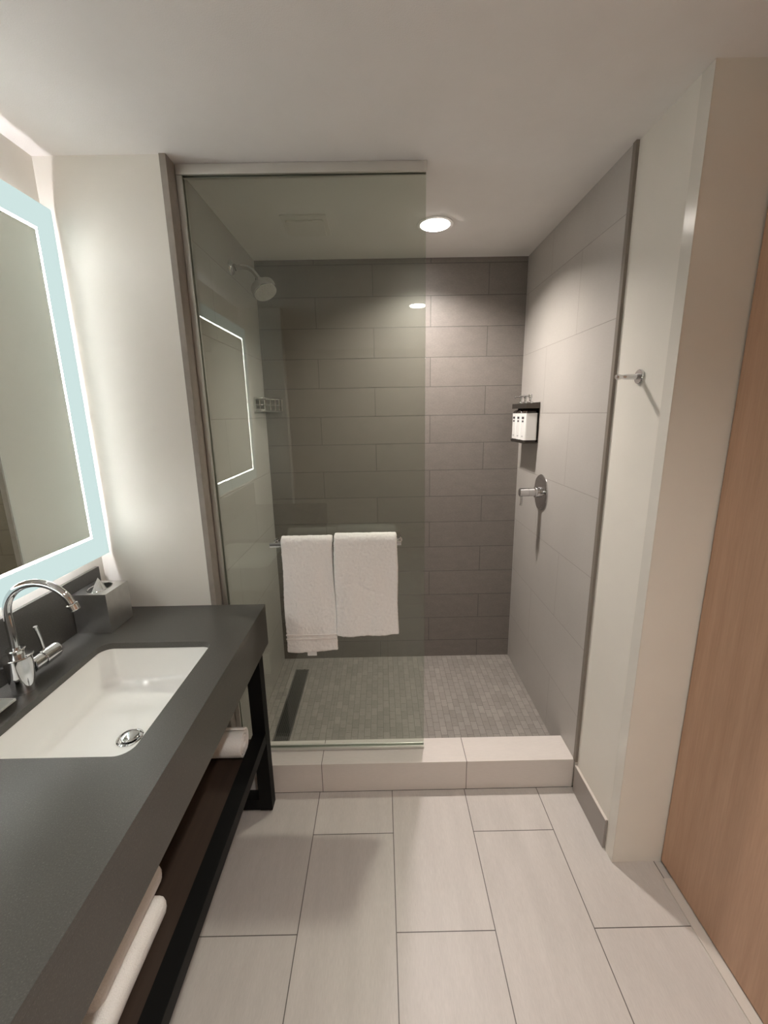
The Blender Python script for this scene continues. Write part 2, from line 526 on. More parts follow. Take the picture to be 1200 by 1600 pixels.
# ================================================================== GLASS SCREEN
t = thing('shower_screen', 'fixed clear glass shower screen in slim metal channels', 'shower screen', (XS, YG, CZ))
XG = 0.160
bm = bmesh.new(); bx(bm, XS + 0.006, XG, YG - 0.005, YG + 0.005, CZ + 0.004, ZC - 0.006, b=0.0008)
obj('glass_panel', bm, M['glass'], t)
bm = bmesh.new()
bx(bm, XS + 0.002, XG + 0.001, YG - 0.017, YG - 0.006, ZC - 0.030, ZC - 0.0005, b=0.0015)
bx(bm, XS + 0.002, XG + 0.001, YG + 0.006, YG + 0.017, ZC - 0.030, ZC - 0.0005, b=0.0015)
bx(bm, XS + 0.002, XG + 0.001, YG - 0.012, YG + 0.012, ZC - 0.005, ZC - 0.0005)
obj('header_channel', bm, M['satin'], t)
bm = bmesh.new()
bx(bm, XS + 0.0012, XS + 0.020, YG - 0.015, YG - 0.006, CZ + 0.001, ZC - 0.0305, b=0.0012)
bx(bm, XS + 0.0012, XS + 0.020, YG + 0.006, YG + 0.015, CZ + 0.001, ZC - 0.0305, b=0.0012)
bx(bm, XS + 0.0012, XS + 0.0050, YG - 0.012, YG + 0.012, CZ + 0.001, ZC - 0.0305)
obj('side_channel', bm, M['satin'], t)
bm = bmesh.new()
bx(bm, XS + 0.021, XG + 0.001, YG - 0.013, YG - 0.006, CZ + 0.0005, CZ + 0.014, b=0.0012)
bx(bm, XS + 0.021, XG + 0.001, YG + 0.006, YG + 0.013, CZ + 0.0005, CZ + 0.014, b=0.0012)
bx(bm, XS + 0.021, XG + 0.001, YG - 0.009, YG + 0.009, CZ + 0.0003, CZ + 0.0035)
obj('sill_channel', bm, M['satin'], t)

# towel bar bolted through the glass
BY, BZ = 1.518, 1.086
t = thing('towel_bar', 'flat chrome towel bar mounted on the glass screen', 'towel bar', (-0.18, BY, BZ))
bm = bmesh.new(); bx(bm, -0.423, 0.068, BY - 0.004, BY + 0.004, BZ - 0.009, BZ + 0.009, b=0.0012); obj('bar', bm, M['chrome'], t)
for x in (-0.405, 0.0622):
    bm = bmesh.new()
    lathe(bm, (x, BY + 0.0042, BZ), (0, 1, 0), [(0.0, 0), (0.006, 0.0), (0.006, 0.0385), (0.0115, 0.039), (0.0115, 0.0505), (0.0, 0.0505)], 24, close=False)
    obj('mount_post', bm, M['chrome'], t)

# hanging towels: a thick strip laid over the bar
def towel(label, x0, x1, zb_front, zb_back, th, seedv, bulge, flare=0.0, group='towels hanging on the bar'):
    t = thing('hanging_towel', label, 'towel', ((x0 + x1) / 2, BY, zb_front), group)
    rnd = random.Random(seedv)
    yf = BY - 0.0055 - th / 2
    yb = BY + 0.0055 + th / 2
    R = (yb - yf) / 2
    zt = BZ + 0.011
    path = []
    nf = 34
    for k in range(nf):
        z = zb_front + (zt - zb_front) * k / (nf - 1)
        path.append((yf, z))
    for k in range(1, 8):
        a = PI - PI * k / 8
        path.append((BY + R * math.cos(a), zt + (R * 0.98) * math.sin(a)))
    nb = 20
    for k in range(nb):
        z = zt - (zt - zb_back) * k / (nb - 1)
        path.append((yb, z))
    bm = bmesh.new()
    nx = 26
    ph = [rnd.uniform(0, 6) for _ in range(6)]
    grid = []
    for i, (y, z) in enumerate(path):
        row = []
        front = i < nf
        dz = max(0.0, zt - z)
        for j in range(nx + 1):
            u = j / nx
            s = u - 0.5
            x = x0 + (x1 - x0) * u + flare * s * dz
            wob = 0.0022 * math.sin(7 * u + ph[0] + 3 * dz) + 0.0016 * math.sin(13 * u + ph[1] - 5 * dz)
            amp = min(1.0, dz / 0.12)
            yy = y
            zz = z
            if front:
                yy += wob * amp - bulge * math.sin(PI * u) * min(1, dz / 0.2)
            else:
                yy += 0.3 * wob * amp
            x += 0.0016 * math.sin(22 * dz + ph[2]) * (1 if s > 0 else -1) * abs(s) * 2
            if i in (0, len(path) - 1):
                zz += 0.003 * math.sin(5 * u + ph[3]) + 0.002 * math.sin(11 * u + ph[4])
            elif i in (1, len(path) - 2):
                zz += 0.0015 * math.sin(5 * u + ph[3])
            row.append(bm.verts.new((x, yy, zz)))
        grid.append(row)
    for a, b in zip(grid[:-1], grid[1:]):
        for j in range(nx):
            bm.faces.new((a[j], a[j + 1], b[j + 1], b[j]))
    o = obj('towel_cloth', bm, M['terry'], t, smooth=180)
    so = o.modifiers.new('thick', 'SOLIDIFY'); so.thickness = th; so.offset = 0.0
    sb = o.modifiers.new('soft', 'SUBSURF'); sb.levels = 2; sb.render_levels = 2
    tx = bpy.data.textures.new('pile', 'CLOUDS'); tx.noise_scale = 0.010; tx.noise_depth = 2
    dp = o.modifiers.new('pile', 'DISPLACE'); dp.texture = tx; dp.texture_coords = 'LOCAL'; dp.strength = 0.0035; dp.mid_level = 0.5
    return t, yf, th
t, yf, th = towel('left white terry towel with a woven hem, hanging lower on the glass towel bar', -0.376, -0.189, 0.655, 0.78, 0.019, 3, 0.004, 0.03)
bm = bmesh.new()
n = 24
for z0, z1 in ((0.712, 0.7165), (0.7285, 0.733)):
    vs = []
    for j in range(n + 1):
        u = j / n
        x = -0.380 + 0.194 * u
        y = yf - th / 2 - 0.0048 - 0.004 * math.sin(PI * u)
        vs.append((bm.verts.new((x, y, z0)), bm.verts.new((x, y, z1)), bm.verts.new((x, y + 0.006, z0)), bm.verts.new((x, y + 0.006, z1))))
    for a, b in zip(vs[:-1], vs[1:]):
        bm.faces.new((a[0], b[0], b[1], a[1])); bm.faces.new((a[1], b[1], b[3], a[3])); bm.faces.new((a[0], a[2], b[2], b[0])); bm.faces.new((a[2], a[3], b[3], b[2]))
o = obj('hem_band', bm, M['terry_weave'], t); o['label'] = 'flat woven band near the towel hem'
bm = bmesh.new(); bx(bm, -0.304, -0.268, yf - 0.003, yf - 0.0015, 0.636, 0.664, b=0.0004)
o = obj('care_tag', bm, M['label_white'], t); o['label'] = 'small white care tag below the hem'
towel('right white terry towel folded into a thicker pad on the glass towel bar', -0.183, 0.0515, 0.722, 0.80, 0.026, 11, 0.003, 0.01)

# ================================================================== MIRROR
YM0, YM1, ZM0, ZM1 = -0.229, 1.487, 1.080, 2.182
XM = -1.000
t = thing('lighted_mirror', 'large rectangular mirror with a glowing frosted border on the left wall', 'mirror', (XL, (YM0 + YM1) / 2, ZM0))
BW = 0.082
def ring_plate(bm, x0, x1, ya, yb, za, zb, w):
    bx(bm, x0, x1, ya, yb, zb - w, zb)
    bx(bm, x0, x1, ya, yb, za, za + w)
    bx(bm, x0, x1, ya, ya + w, za + w, zb - w)
    bx(bm, x0, x1, yb - w, yb, za + w, zb - w)
bm = bmesh.new(); bx(bm, XM - 0.005, XM, YM0 + BW, YM1 - BW, ZM0 + BW, ZM1 - BW); obj('mirror_glass', bm, M['mirror'], t)
bm = bmesh.new(); ring_plate(bm, XM - 0.0045, XM - 0.0002, YM0, YM1, ZM0, ZM1, BW - 0.0082)
o = obj('frosted_border', bm, M['border'], t); o['label'] = 'glowing pale frosted glass border'
bm = bmesh.new(); q = BW - 0.0080; ring_plate(bm, XM - 0.0045, XM - 0.0002, YM0 + q, YM1 - q, ZM0 + q, ZM1 - q, 0.0078)
o = obj('light_line', bm, M['rim'], t); o['label'] = 'thin bright white line inside the frosted border'
bm = bmesh.new(); ring_plate(bm, XM - 0.0075, XM - 0.005, YM0, YM1, ZM0, ZM1, BW); obj('back_plate', bm, M['mirror_edge'], t)
IN = 0.098
bm = bmesh.new(); bx(bm, XL + 0.0005, XM - 0.0078, YM0 + IN, YM1 - IN, ZM0 + IN, ZM1 - IN); obj('housing', bm, M['mirror_edge'], t)
bm = bmesh.new()
xa, xb = -1.026, -1.016
bx(bm, xa, xb, YM0 + IN - 0.003, YM1 - IN + 0.003, ZM1 - IN, ZM1 - IN + 0.003)
bx(bm, xa, xb, YM0 + IN - 0.003, YM0 + IN, ZM0 + IN, ZM1 - IN)
bx(bm, xa, xb, YM1 - IN, YM1 - IN + 0.003, ZM0 + IN, ZM1 - IN)
obj('led_strip', bm, M['led'], t)
bm = bmesh.new(); bx(bm, xa, xb, YM0 + IN - 0.003, YM1 - IN + 0.003, ZM0 + IN - 0.004, ZM0 + IN - 0.0005); obj('led_strip', bm, M['led_low'], t)

# ================================================================== VANITY
XF = -0.4555
YC0, YC1 = YNEAR + 0.002, YW - 0.002
SX0, SX1, SY0, SY1 = -0.905, -0.551, 0.769, 1.240
t = thing('vanity_countertop', 'dark grey stone vanity countertop with a deep front apron', 'countertop', (XL, 0.62, ZT - 0.16))
bm = plate_with_holes([(XL + 0.001, YC0), (XF, YC0), (XF, YC1), (XL + 0.001, YC1)], [rrect(SX0, SX1, SY0, SY1, 0.036, 8)], ZT - 0.020, ZT)
obj('counter_slab', bm, M['quartz'], t, smooth=30)
bm = bmesh.new(); bx(bm, XF - 0.020, XF - 0.0002, YC0, YC1, ZT - 0.163, ZT - 0.0203, b=0.0008); obj('front_apron', bm, M['quartz'], t)
bm = bmesh.new(); bx(bm, XL + 0.012, XF - 0.0204, YC1 - 0.020, YC1, ZT - 0.163, ZT - 0.0203, b=0.0008); obj('end_apron', bm, M['quartz'], t)
bm = bmesh.new(); bx(bm, XL + 0.0005, XL + 0.013, YC0, 1.468, ZT + 0.0005, 1.034, b=0.001)
tag(obj('backsplash', bm, M['quartz'], None, loc=(XL, 0.62, ZT)), 'dark grey stone backsplash strip below the lit mirror', 'backsplash')

# metal frame with shelf
t = thing('vanity_stand', 'black metal vanity frame with a dark wood lower shelf', 'vanity stand', (-0.75, 0.62, 0.0))
zt_ = ZT - 0.021
for y in (1.400, -0.200):
    for x0 in (-0.515, -1.035):
        bm = bmesh.new(); bx(bm, x0, x0 + 0.051, y, y + 0.048, 0.010, zt_ - 0.001 if x0 < -0.6 else zt_ - 0.001, b=0.0015)
        lg = obj('leg', bm, M['black'], t)
        bm = bmesh.new(); lathe(bm, (x0 + 0.038, y + 0.018, 0.0), (0, 0, 1), [(0.0, 0.0), (0.010, 0.0), (0.010, 0.0055), (0.004, 0.006), (0.004, 0.0098), (0.0, 0.0098)], 16, close=False)
        obj('foot_glide', bm, M['black'], lg)
    bm = bmesh.new(); bx(bm, -0.984, -0.5155, y, y + 0.048, 0.012, 0.062, b=0.0015); obj('bottom_bar', bm, M['black'], t)
bm = bmesh.new(); bx(bm, -0.513, -0.464, -0.1515, 1.3995, 0.325, 0.370, b=0.0018); obj('front_rail', bm, M['black'], t)
bm = bmesh.new(); bx(bm, -1.035, -0.985, -0.1515, 1.3995, 0.325, 0.370, b=0.0018); obj('back_rail', bm, M['black'], t)
bm = bmesh.new(); bx(bm, -0.984, -0.5135, -0.1515, 1.3995, 0.328, 0.346, b=0.0008)
o = obj('shelf_board', bm, M['walnut'], t); o['label'] = 'dark brown wood shelf board'

# sink
DX, DY, DZ = -0.692, 0.985, 0.7150
def basin():
    bm = bmesh.new()
    zr = ZT - 0.0205
    loops = []
    for off, z, r in ((0.024, zr, 0.05), (0.004, zr, 0.040), (0.003, zr - 0.004, 0.040), (-0.004, zr - 0.060, 0.040), (-0.008, zr - 0.085, 0.042),
                      (-0.014, zr - 0.098, 0.046), (-0.024, zr - 0.107, 0.05), (-0.040, zr - 0.111, 0.055)):
        loops.append([(x, y, z) for x, y in rrect(SX0 - off, SX1 + off, SY0 - off, SY1 + off, r, 8)])
    last = loops[-1]
    for s, dz in ((0.75, 0.002), (0.5, 0.004), (0.25, 0.0055), (0.0, 0.0075)):
        lp = []
        for (x, y, z) in last:
            a = math.atan2(y - DY, x - DX)
            cxp, cyp = DX + 0.030 * math.cos(a), DY + 0.030 * math.sin(a)
            lp.append((cxp + (x - cxp) * s, cyp + (y - cyp) * s, z - dz))
        loops.append(lp)
    rings = [[bm.verts.new(p) for p in lp] for lp in loops]
    n = len(rings[0])
    for a, b in zip(rings[:-1], rings[1:]):
        for k in range(n):
            k2 = (k + 1) % n
            bm.faces.new((a[k], a[k2], b[k2], b[k]))
    bm.faces.new(rings[-1])
    return bm, loops[-1][0][2]
bmb, zdr = basin()
t = thing('undermount_sink', 'white rectangular undermount sink set into the dark countertop', 'sink', (DX, DY, zdr - 0.02))
for f in bmb.faces: f.normal_update()
o = obj('basin', bmb, M['porcelain'], t, smooth=60)
bm = bmesh.new()
lathe(bm, (DX, DY, zdr + 0.0002), (0, 0, 1), [(0.0, 0.0), (0.033, 0.0), (0.033, 0.002), (0.029, 0.0035), (0.0255, 0.002), (0.0245, 0.0008), (0.0, 0.0008)], 40, close=False)
fl = obj('drain_flange', bm, M['chrome'], t); fl['label'] = 'chrome drain ring'
bm = bmesh.new()
lathe(bm, (DX, DY, zdr + 0.0012), (0.10, -0.06, 1), [(0.0, 0.0), (0.006, 0.0), (0.006, 0.004), (0.0225, 0.0052), (0.0235, 0.0072), (0.021, 0.0095), (0.010, 0.0108), (0.0, 0.011)], 40, close=False)
obj('drain_stopper', bm, M['chrome'], t)

# faucet
FX, FY = -0.962, 1.005
t = thing('sink_faucet', 'chrome gooseneck faucet behind the sink with a side lever', 'faucet', (FX, FY, ZT))
bm = bmesh.new()
lathe(bm, (FX, FY, ZT + 0.0004), (0, 0, 1), [(0.0, 0), (0.0275, 0.0), (0.0275, 0.004), (0.0262, 0.012), (0.0285, 0.035), (0.0310, 0.070), (0.0310, 0.098), (0.0, 0.098)], 48, close=False)
obj('body', bm, M['chrome'], t)
bm = bmesh.new()
lathe(bm, (FX, FY, ZT + 0.0986), (0, 0, 1), [(0.0, 0), (0.0335, 0.0), (0.0347, 0.002), (0.0335, 0.0042), (0.0170, 0.0050), (0.0170, 0.020), (0.0205, 0.0205), (0.0212, 0.0225), (0.0200, 0.0245), (0.0, 0.0245)], 48, close=False)
obj('collar', bm, M['chrome'], t)
bm = bmesh.new()
R_, zc_ = 0.087, 1.070
pts = [(FX, FY, ZT + 0.1235), (FX, FY, 1.0), (FX, FY, 1.04)]
for k in range(0, 25):
    a = PI - (PI - math.radians(20)) * k / 24
    pts.append((FX + R_ + R_ * math.cos(a), FY, zc_ + R_ * math.sin(a)))
tube(bm, pts, 0.0098, 24)
obj('spout', bm, M['chrome'], t)
e = Vector(pts[-1]); dd = Vector((math.sin(math.radians(20)), 0, -math.cos(math.radians(20))))
bm = bmesh.new()
lathe(bm, e + dd * 0.0004, dd, [(0.0, 0), (0.0128, 0.0), (0.0138, 0.0015), (0.0128, 0.0030), (0.0125, 0.0035), (0.0125, 0.0170), (0.0110, 0.0185), (0.009, 0.0185), (0.009, 0.014), (0.0, 0.014)], 32, close=False)
obj('aerator', bm, M['chrome'], t)
bm = bmesh.new()
lathe(bm, (FX, FY + 0.0318, 0.904), (0, 1, 0), [(0.0, 0), (0.0205, 0.0), (0.0205, 0.032), (0.0195, 0.0322), (0.0195, 0.0345), (0.0228, 0.0348), (0.0235, 0.037), (0.0235, 0.084), (0.0215, 0.0905), (0.010, 0.093), (0.0, 0.0935)], 40, close=False)
hd = obj('handle', bm, M['chrome'], t)
bm = bmesh.new(); tube(bm, [(FX, 1.088, 0.928), (FX, 1.085, 0.960), (FX - 0.002, 1.079, 1.000)], [0.0042, 0.0044, 0.0054], 16)
obj('lever', bm, M['chrome'], hd)
bm = bmesh.new(); tube(bm, [(FX - 0.0322, FY, 0.917), (FX - 0.055, FY, 0.919)], 0.0035, 12)
lathe(bm, (FX - 0.055, FY, 0.919), (-1, 0, 0), [(0.0, 0), (0.0055, 0.0), (0.0055, 0.010), (0.0, 0.011)], 16, close=False)
obj('lift_rod', bm, M['chrome'], t)

# soap tray
t = thing('soap_dish', 'small brushed metal soap dish at the left edge of the counter', 'soap dish', (-0.945, 0.865, ZT))
bm = bmesh.new()
for z, a, b in ((0.0185, 0.0, 0.0),):
    bx(bm, -0.985, -0.927, 0.80, 0.940, ZT + 0.0165, ZT + 0.0195, b=0.0012)
bx(bm, -0.985, -0.927, 0.9375, 0.9400, ZT + 0.0195, ZT + 0.0235, b=0.0008)
bx(bm, -0.9295, -0.9270, 0.80, 0.9375, ZT + 0.0195, ZT + 0.0235, b=0.0008)
obj('dish', bm, M['satin'], t)
bm = bmesh.new(); bx(bm, -0.978, -0.938, 0.81, 0.928, ZT + 0.0004, ZT + 0.0163, b=0.001); obj('dish_base', bm, M['dark_steel'], t)

# tissue box
TX0, TX1, TY0, TY1, TZ1 = -1.031, -0.916, 1.306, 1.432, 0.992
TC = ((TX0 + TX1) / 2, (TY0 + TY1) / 2)
t = thing('tissue_box', 'square brushed metal tissue box in the counter corner', 'tissue box', (TC[0], TC[1], ZT))
ell = [(TC[0] + 0.030 * math.cos(2 * PI * k / 48), TC[1] + 0.046 * math.sin(2 * PI * k / 48)) for k in range(48)]
bm = plate_with_holes(rrect(TX0, TX1, TY0, TY1, 0.002, 3), [ell], TZ1 - 0.002, TZ1)
h = 0.002
bx(bm, TX0, TX1, TY0, TY0 + h, ZT + 0.0005, TZ1 - 0.002)
bx(bm, TX0, TX1, TY1 - h, TY1, ZT + 0.0005, TZ1 - 0.002)
bx(bm, TX0, TX0 + h, TY0 + h, TY1 - h, ZT + 0.0005, TZ1 - 0.002)
bx(bm, TX1 - h, TX1, TY0 + h, TY1 - h, ZT + 0.0005, TZ1 - 0.002)
obj('box_cover', bm, M['brushed'], t)
bm = bmesh.new()
tube(bm, [(TC[0] + 0.0315 * math.cos(2 * PI * k / 48), TC[1] + 0.0475 * math.sin(2 * PI * k / 48), TZ1 + 0.0006) for k in range(48)], 0.0014, 8, close=True)
obj('opening_rim', bm, M['chrome'], t)
bm = bmesh.new(); bx(bm, TX0 + 0.004, TX1 - 0.004, TY0 + 0.004, TY1 - 0.004, ZT + 0.002, 0.94)
obj('tissue_stack', bm, M['tissue'], t)
bm = bmesh.new()
apex = bm.verts.new((TC[0] + 0.001, TC[1] - 0.004, TZ1 + 0.038))
base = []
for k in range(13):
    a = PI * k / 12
    rr = 0.027 + 0.003 * math.sin(k * 2.2)
    base.append(bm.verts.new((TC[0] + rr * math.cos(a) * 0.9, TC[1] + 0.004 - rr * math.sin(a) * 1.0, TZ1 - 0.010)))
mid = [bm.verts.new((apex.co * 0.55 + b.co * 0.45) + Vector((0.0012 * math.sin(2.7 * k), 0.0012 * math.cos(3.1 * k), 0))) for k, b in enumerate(base)]
low = [bm.verts.new((b.co.x * 0.9 + TC[0] * 0.1, b.co.y * 0.9 + TC[1] * 0.1, 0.941)) for b in base]
for k in range(12):
    bm.faces.new((apex, mid[k], mid[k + 1])); bm.faces.new((mid[k], base[k], base[k + 1], mid[k + 1])); bm.faces.new((base[k], low[k], low[k + 1], base[k + 1]))
o = obj('tissue', bm, M['tissue'], t, smooth=25)
so = o.modifiers.new('thick', 'SOLIDIFY'); so.thickness = 0.0006

# towels on the shelf
def fold_stack(name, label, x0, x1, y0, y1, z0, z1, rnd_r, group=None):
    """a folded towel: thick rounded layers, rounded fold facing the room (+X)"""
    t = thing(name, label, 'towel', ((x0 + x1) / 2, (y0 + y1) / 2, z0), group)
    n = 1
    h = (z1 - z0) / n
    bm = bmesh.new()
    for k in range(n):
        bx(bm, x0, x1 - 0.002 * (k % 2), y0 + 0.003 * k, y1 - 0.002 * k, z0 + h * k + 0.0003, z0 + h * (k + 1), b=min(rnd_r, h * 0.45), seg=4)
    o = obj('folded_cloth', bm, M['terry'], t, smooth=80)
    sb = o.modifiers.new('soft', 'SUBSURF'); sb.levels = 2; sb.render_levels = 2; sb.subdivision_type = 'SIMPLE'
    tx = bpy.data.textures.new('pile', 'CLOUDS'); tx.noise_scale = 0.02; tx.noise_depth = 2
    dp = o.modifiers.new('pile', 'DISPLACE'); dp.texture = tx; dp.texture_coords = 'LOCAL'; dp.strength = 0.003; dp.mid_level = 0.7
    return t
fold_stack('folded_towel', 'lower folded white towel of the pair on the vanity shelf', -0.90, -0.553, 0.575, 0.830, 0.3475, 0.402, 0.024, 'towels stored on the vanity shelf')
fold_stack('folded_towel', 'upper folded white towel of the pair on the vanity shelf', -0.90, -0.572, 0.590, 0.862, 0.404, 0.462, 0.026, 'towels stored on the vanity shelf')

t = thing('rolled_towel', 'rolled white towel at the far end of the vanity shelf', 'towel', (-0.70, 1.318, 0.3475), 'towels stored on the vanity shelf')
bm = bmesh.new()
turns, n = 3.2, 120
spi = []
for k in range(n + 1):
    a = 2 * PI * turns * k / n
    r = 0.012 + 0.037 * k / n
    spi.append((r * math.cos(a), r * math.sin(a)))
x0, x1, cy_, cz_ = -0.86, -0.5165, 1.318, 0.3475 + 0.053
ra = [[bm.verts.new((x, cy_ + p[0], cz_ + p[1])) for p in spi] for x in (x0, x0 + 0.1, x0 + 0.2, x1 - 0.05, x1 - 0.01, x1)]
for a, b in zip(ra[:-1], ra[1:]):
    for k in range(n):
        bm.faces.new((a[k], a[k + 1], b[k + 1], b[k]))
o = obj('rolled_cloth', bm, M['terry'], t, smooth=80)
so = o.modifiers.new('thick', 'SOLIDIFY'); so.thickness = 0.0085; so.offset = 0.0
bv = o.modifiers.new('soft', 'BEVEL'); bv.width = 0.003; bv.segments = 2; bv.limit_method = 'ANGLE'

# ================================================================== SHOWER FITTINGS
# shower head
HX, HY, HZ = -0.492, 2.015, 2.098
t = thing('overhead_shower', 'chrome shower head on a bent arm from the left shower wall', 'shower head', (XS, 2.038, 2.184))
bm = bmesh.new(); lathe(bm, (XS + 0.0004, 2.038, 2.184), (1, 0, 0), [(0.0, 0), (0.031, 0.0), (0.031, 0.004), (0.026, 0.010), (0.014, 0.014), (0.014, 0.022), (0.0, 0.022)], 36, close=False)
obj('wall_flange', bm, M['chrome'], t)
bm = bmesh.new()
tube(bm, [(XS + 0.012, 2.038, 2.184), (XS + 0.05, 2.038, 2.186), (XS + 0.075, 2.036, 2.182), (XS + 0.095, 2.033, 2.170), (XS + 0.112, 2.029, 2.150), (XS + 0.122, 2.026, 2.136)], 0.0095, 18)
obj('shower_arm', bm, M['chrome'], t)
hd_dir = Vector((0.42, -0.30, -0.86)).normalized()
hb = Vector((XS + 0.123, 2.0255, 2.1345))
bm = bmesh.new()
lathe(bm, hb, hd_dir, [(0.0, 0), (0.011, 0.0), (0.0145, 0.004), (0.0145, 0.016), (0.012, 0.020), (0.014, 0.026), (0.040, 0.034), (0.0520, 0.038), (0.0540, 0.044), (0.0540, 0.066), (0.0515, 0.070), (0.0, 0.070)], 44, close=False)
sh = obj('spray_head', bm, M['chrome'], t)
bm = bmesh.new()
fo = hb + hd_dir * 0.0706
lathe(bm, fo, hd_dir, [(0.0, 0), (0.049, 0.0), (0.049, 0.002), (0.0, 0.0025)], 44, close=False)
_, u_, w_ = frame(hd_dir)
for rr, cnt in ((0.014, 8), (0.028, 14), (0.041, 20)):
    for k in range(cnt):
        a = 2 * PI * k / cnt
        lathe(bm, fo + hd_dir * 0.002 + (u_ * math.cos(a) + w_ * math.sin(a)) * rr, hd_dir, [(0.0022, 0.0), (0.0016, 0.0025), (0.0, 0.0025)], 8, close=False)
obj('spray_face', bm, M['satin'], sh)

# corner basket
t = thing('corner_basket', 'small chrome wire soap basket in the back left shower corner', 'basket', (XS, YB, 1.578))
def q_arc(z, n=16, dx=0.0, sx=0.095, sy=0.215):
    pts = []
    for k in range(n + 1):
        a = (PI / 2) * k / n
        pts.append((XS + 0.006 + (sx - 0.006) * math.sin(a), YB - 0.006 - (sy - 0.006) * math.cos(a), z))
    return pts
bm = bmesh.new()
for z, r in ((1.645, 0.0042), (1.612, 0.0022), (1.580, 0.0034)):
    p = q_arc(z) + [(XS + 0.006, YB - 0.006, z)]
    tube(bm, p, r, 10, close=True)
obj('basket_rim', bm, M['chrome'], t)
bm = bmesh.new()
ar = q_arc(1.645, 12)
for (x, y, z) in ar[::2]:
    tube(bm, [(x, y, 1.645), (x, y, 1.580)], 0.0024, 8)
for k in range(1, 9):
    y = YB - 0.006 - 0.209 * k / 9.0
    c = math.sqrt(max(0.0, 1 - (k / 9.0) ** 2))
    tube(bm, [(XS + 0.006, y, 1.580), (XS + 0.006 + 0.089 * c, y, 1.580)], 0.0018, 8)
obj('basket_wires', bm, M['chrome'], t)
bm = bmesh.new(); bx(bm, XS + 0.0005, XS + 0.004, YB - 0.19, YB - 0.03, 1.592, 1.640, b=0.001); obj('mount_plate', bm, M['chrome'], t)

# linear drain
GX0, GX1, GY0, GY1 = -0.545, -0.464, 1.660, 2.310
t = thing('linear_drain', 'long dark perforated drain grate in the shower floor', 'drain', ((GX0 + GX1) / 2, (GY0 + GY1) / 2, ZSH))
bm = bmesh.new(); bx(bm, GX0, GX1, GY0, GY1, ZSH + 0.0003, ZSH + 0.0012); obj('channel', bm, M['hole'], t)
bm = bmesh.new()
bx(bm, GX0, GX0 + 0.008, GY0, GY1, ZSH + 0.0013, ZSH + 0.0042); bx(bm, GX1 - 0.008, GX1, GY0, GY1, ZSH + 0.0013, ZSH + 0.0042)
bx(bm, GX0, GX1, GY0, GY0 + 0.012, ZSH + 0.0013, ZSH + 0.0042); bx(bm, GX0, GX1, GY1 - 0.012, GY1, ZSH + 0.0013, ZSH + 0.0042)
k = GY0 + 0.021
while k < GY1 - 0.014:
    bx(bm, GX0 + 0.008, GX1 - 0.008, k - 0.0020, k + 0.0020, ZSH + 0.0014, ZSH + 0.0040); k += 0.0105
for q in range(1, 7):
    x = GX0 + 0.008 + (GX1 - GX0 - 0.016) * q / 7
    bx(bm, x - 0.0018, x + 0.0018, GY0 + 0.012, GY1 - 0.012, ZSH + 0.0014, ZSH + 0.0040)
obj('grate', bm, M['dark_steel'], t, smooth=0)
for x in (GX0 + 0.024, GX1 - 0.026):
    for y in (GY0 + 0.006, GY1 - 0.006):
        bm = bmesh.new(); lathe(bm, (x, y, ZSH + 0.0043), (0, 0, 1), [(0.0, 0), (0.0050, 0.0), (0.0042, 0.0018), (0.0, 0.0024)], 16, close=False)
        obj('screw', bm, M['chrome'], t)

# shower valve
VY, VZ = 2.048, 1.168
t = thing('shower_valve', 'round chrome shower valve plate with a lever handle on the right wall', 'shower valve', (XR, VY, VZ))
bm = bmesh.new(); lathe(bm, (XR - 0.0004, VY, VZ), (-1, 0, 0), [(0.0, 0), (0.087, 0.0), (0.087, 0.003), (0.082, 0.008), (0.050, 0.0125), (0.0, 0.013)], 56, close=False); obj('escutcheon', bm, M['chrome'], t)
bm = bmesh.new(); lathe(bm, (XR - 0.0136, VY, VZ), (-1, 0, 0), [(0.0, 0), (0.026, 0.0), (0.026, 0.020), (0.0205, 0.024), (0.0205, 0.050), (0.0198, 0.0505), (0.0198, 0.052), (0.0205, 0.0525), (0.0205, 0.091), (0.019, 0.0935), (0.0, 0.094)], 40, close=False)
hn = obj('handle', bm, M['chrome'], t)
bm = bmesh.new(); tube(bm, [(XR - 0.096, VY, VZ - 0.0208), (XR - 0.096, VY, VZ - 0.048), (XR - 0.098, VY, VZ - 0.066)], [0.0048, 0.0050, 0.0054], 14); obj('lever', bm, M['chrome'], hn)

# soap dispensers: wall bracket and three bottles
t = thing('bottle_bracket', 'dark metal wall bracket holding three soap bottles', 'bracket', (XR, 2.23, 1.405))
BYS = (2.168, 2.240, 2.312)
XB0, XB1 = XR - 0.070, XR - 0.008
bm = bmesh.new(); bx(bm, XR - 0.0045, XR - 0.0005, 2.133, 2.347, 1.400, 1.598, b=0.001); obj('back_plate', bm, M['bracket'], t)
bm = bmesh.new(); bx(bm, XR - 0.073, XR - 0.0048, 2.133, 2.347, 1.398, 1.4035, b=0.001); bx(bm, XR - 0.0735, XR - 0.0708, 2.133, 2.347, 1.4037, 1.411, b=0.0006); obj('bottom_ledge', bm, M['bracket'], t)
bm = plate_with_holes([(XR - 0.073, 2.133), (XR - 0.0048, 2.133), (XR - 0.0048, 2.347), (XR - 0.073, 2.347)], [circle(XR - 0.039, y, 0.0165, 24) for y in BYS], 1.5905, 1.5935)
bx(bm, XR - 0.0735, XR - 0.0705, 2.133, 2.347, 1.5690, 1.5935, b=0.0006)
bx(bm, XR - 0.0735, XR - 0.0048, 2.130, 2.1330, 1.5690, 1.5935, b=0.0006)
obj('neck_band', bm, M['bracket'], t)
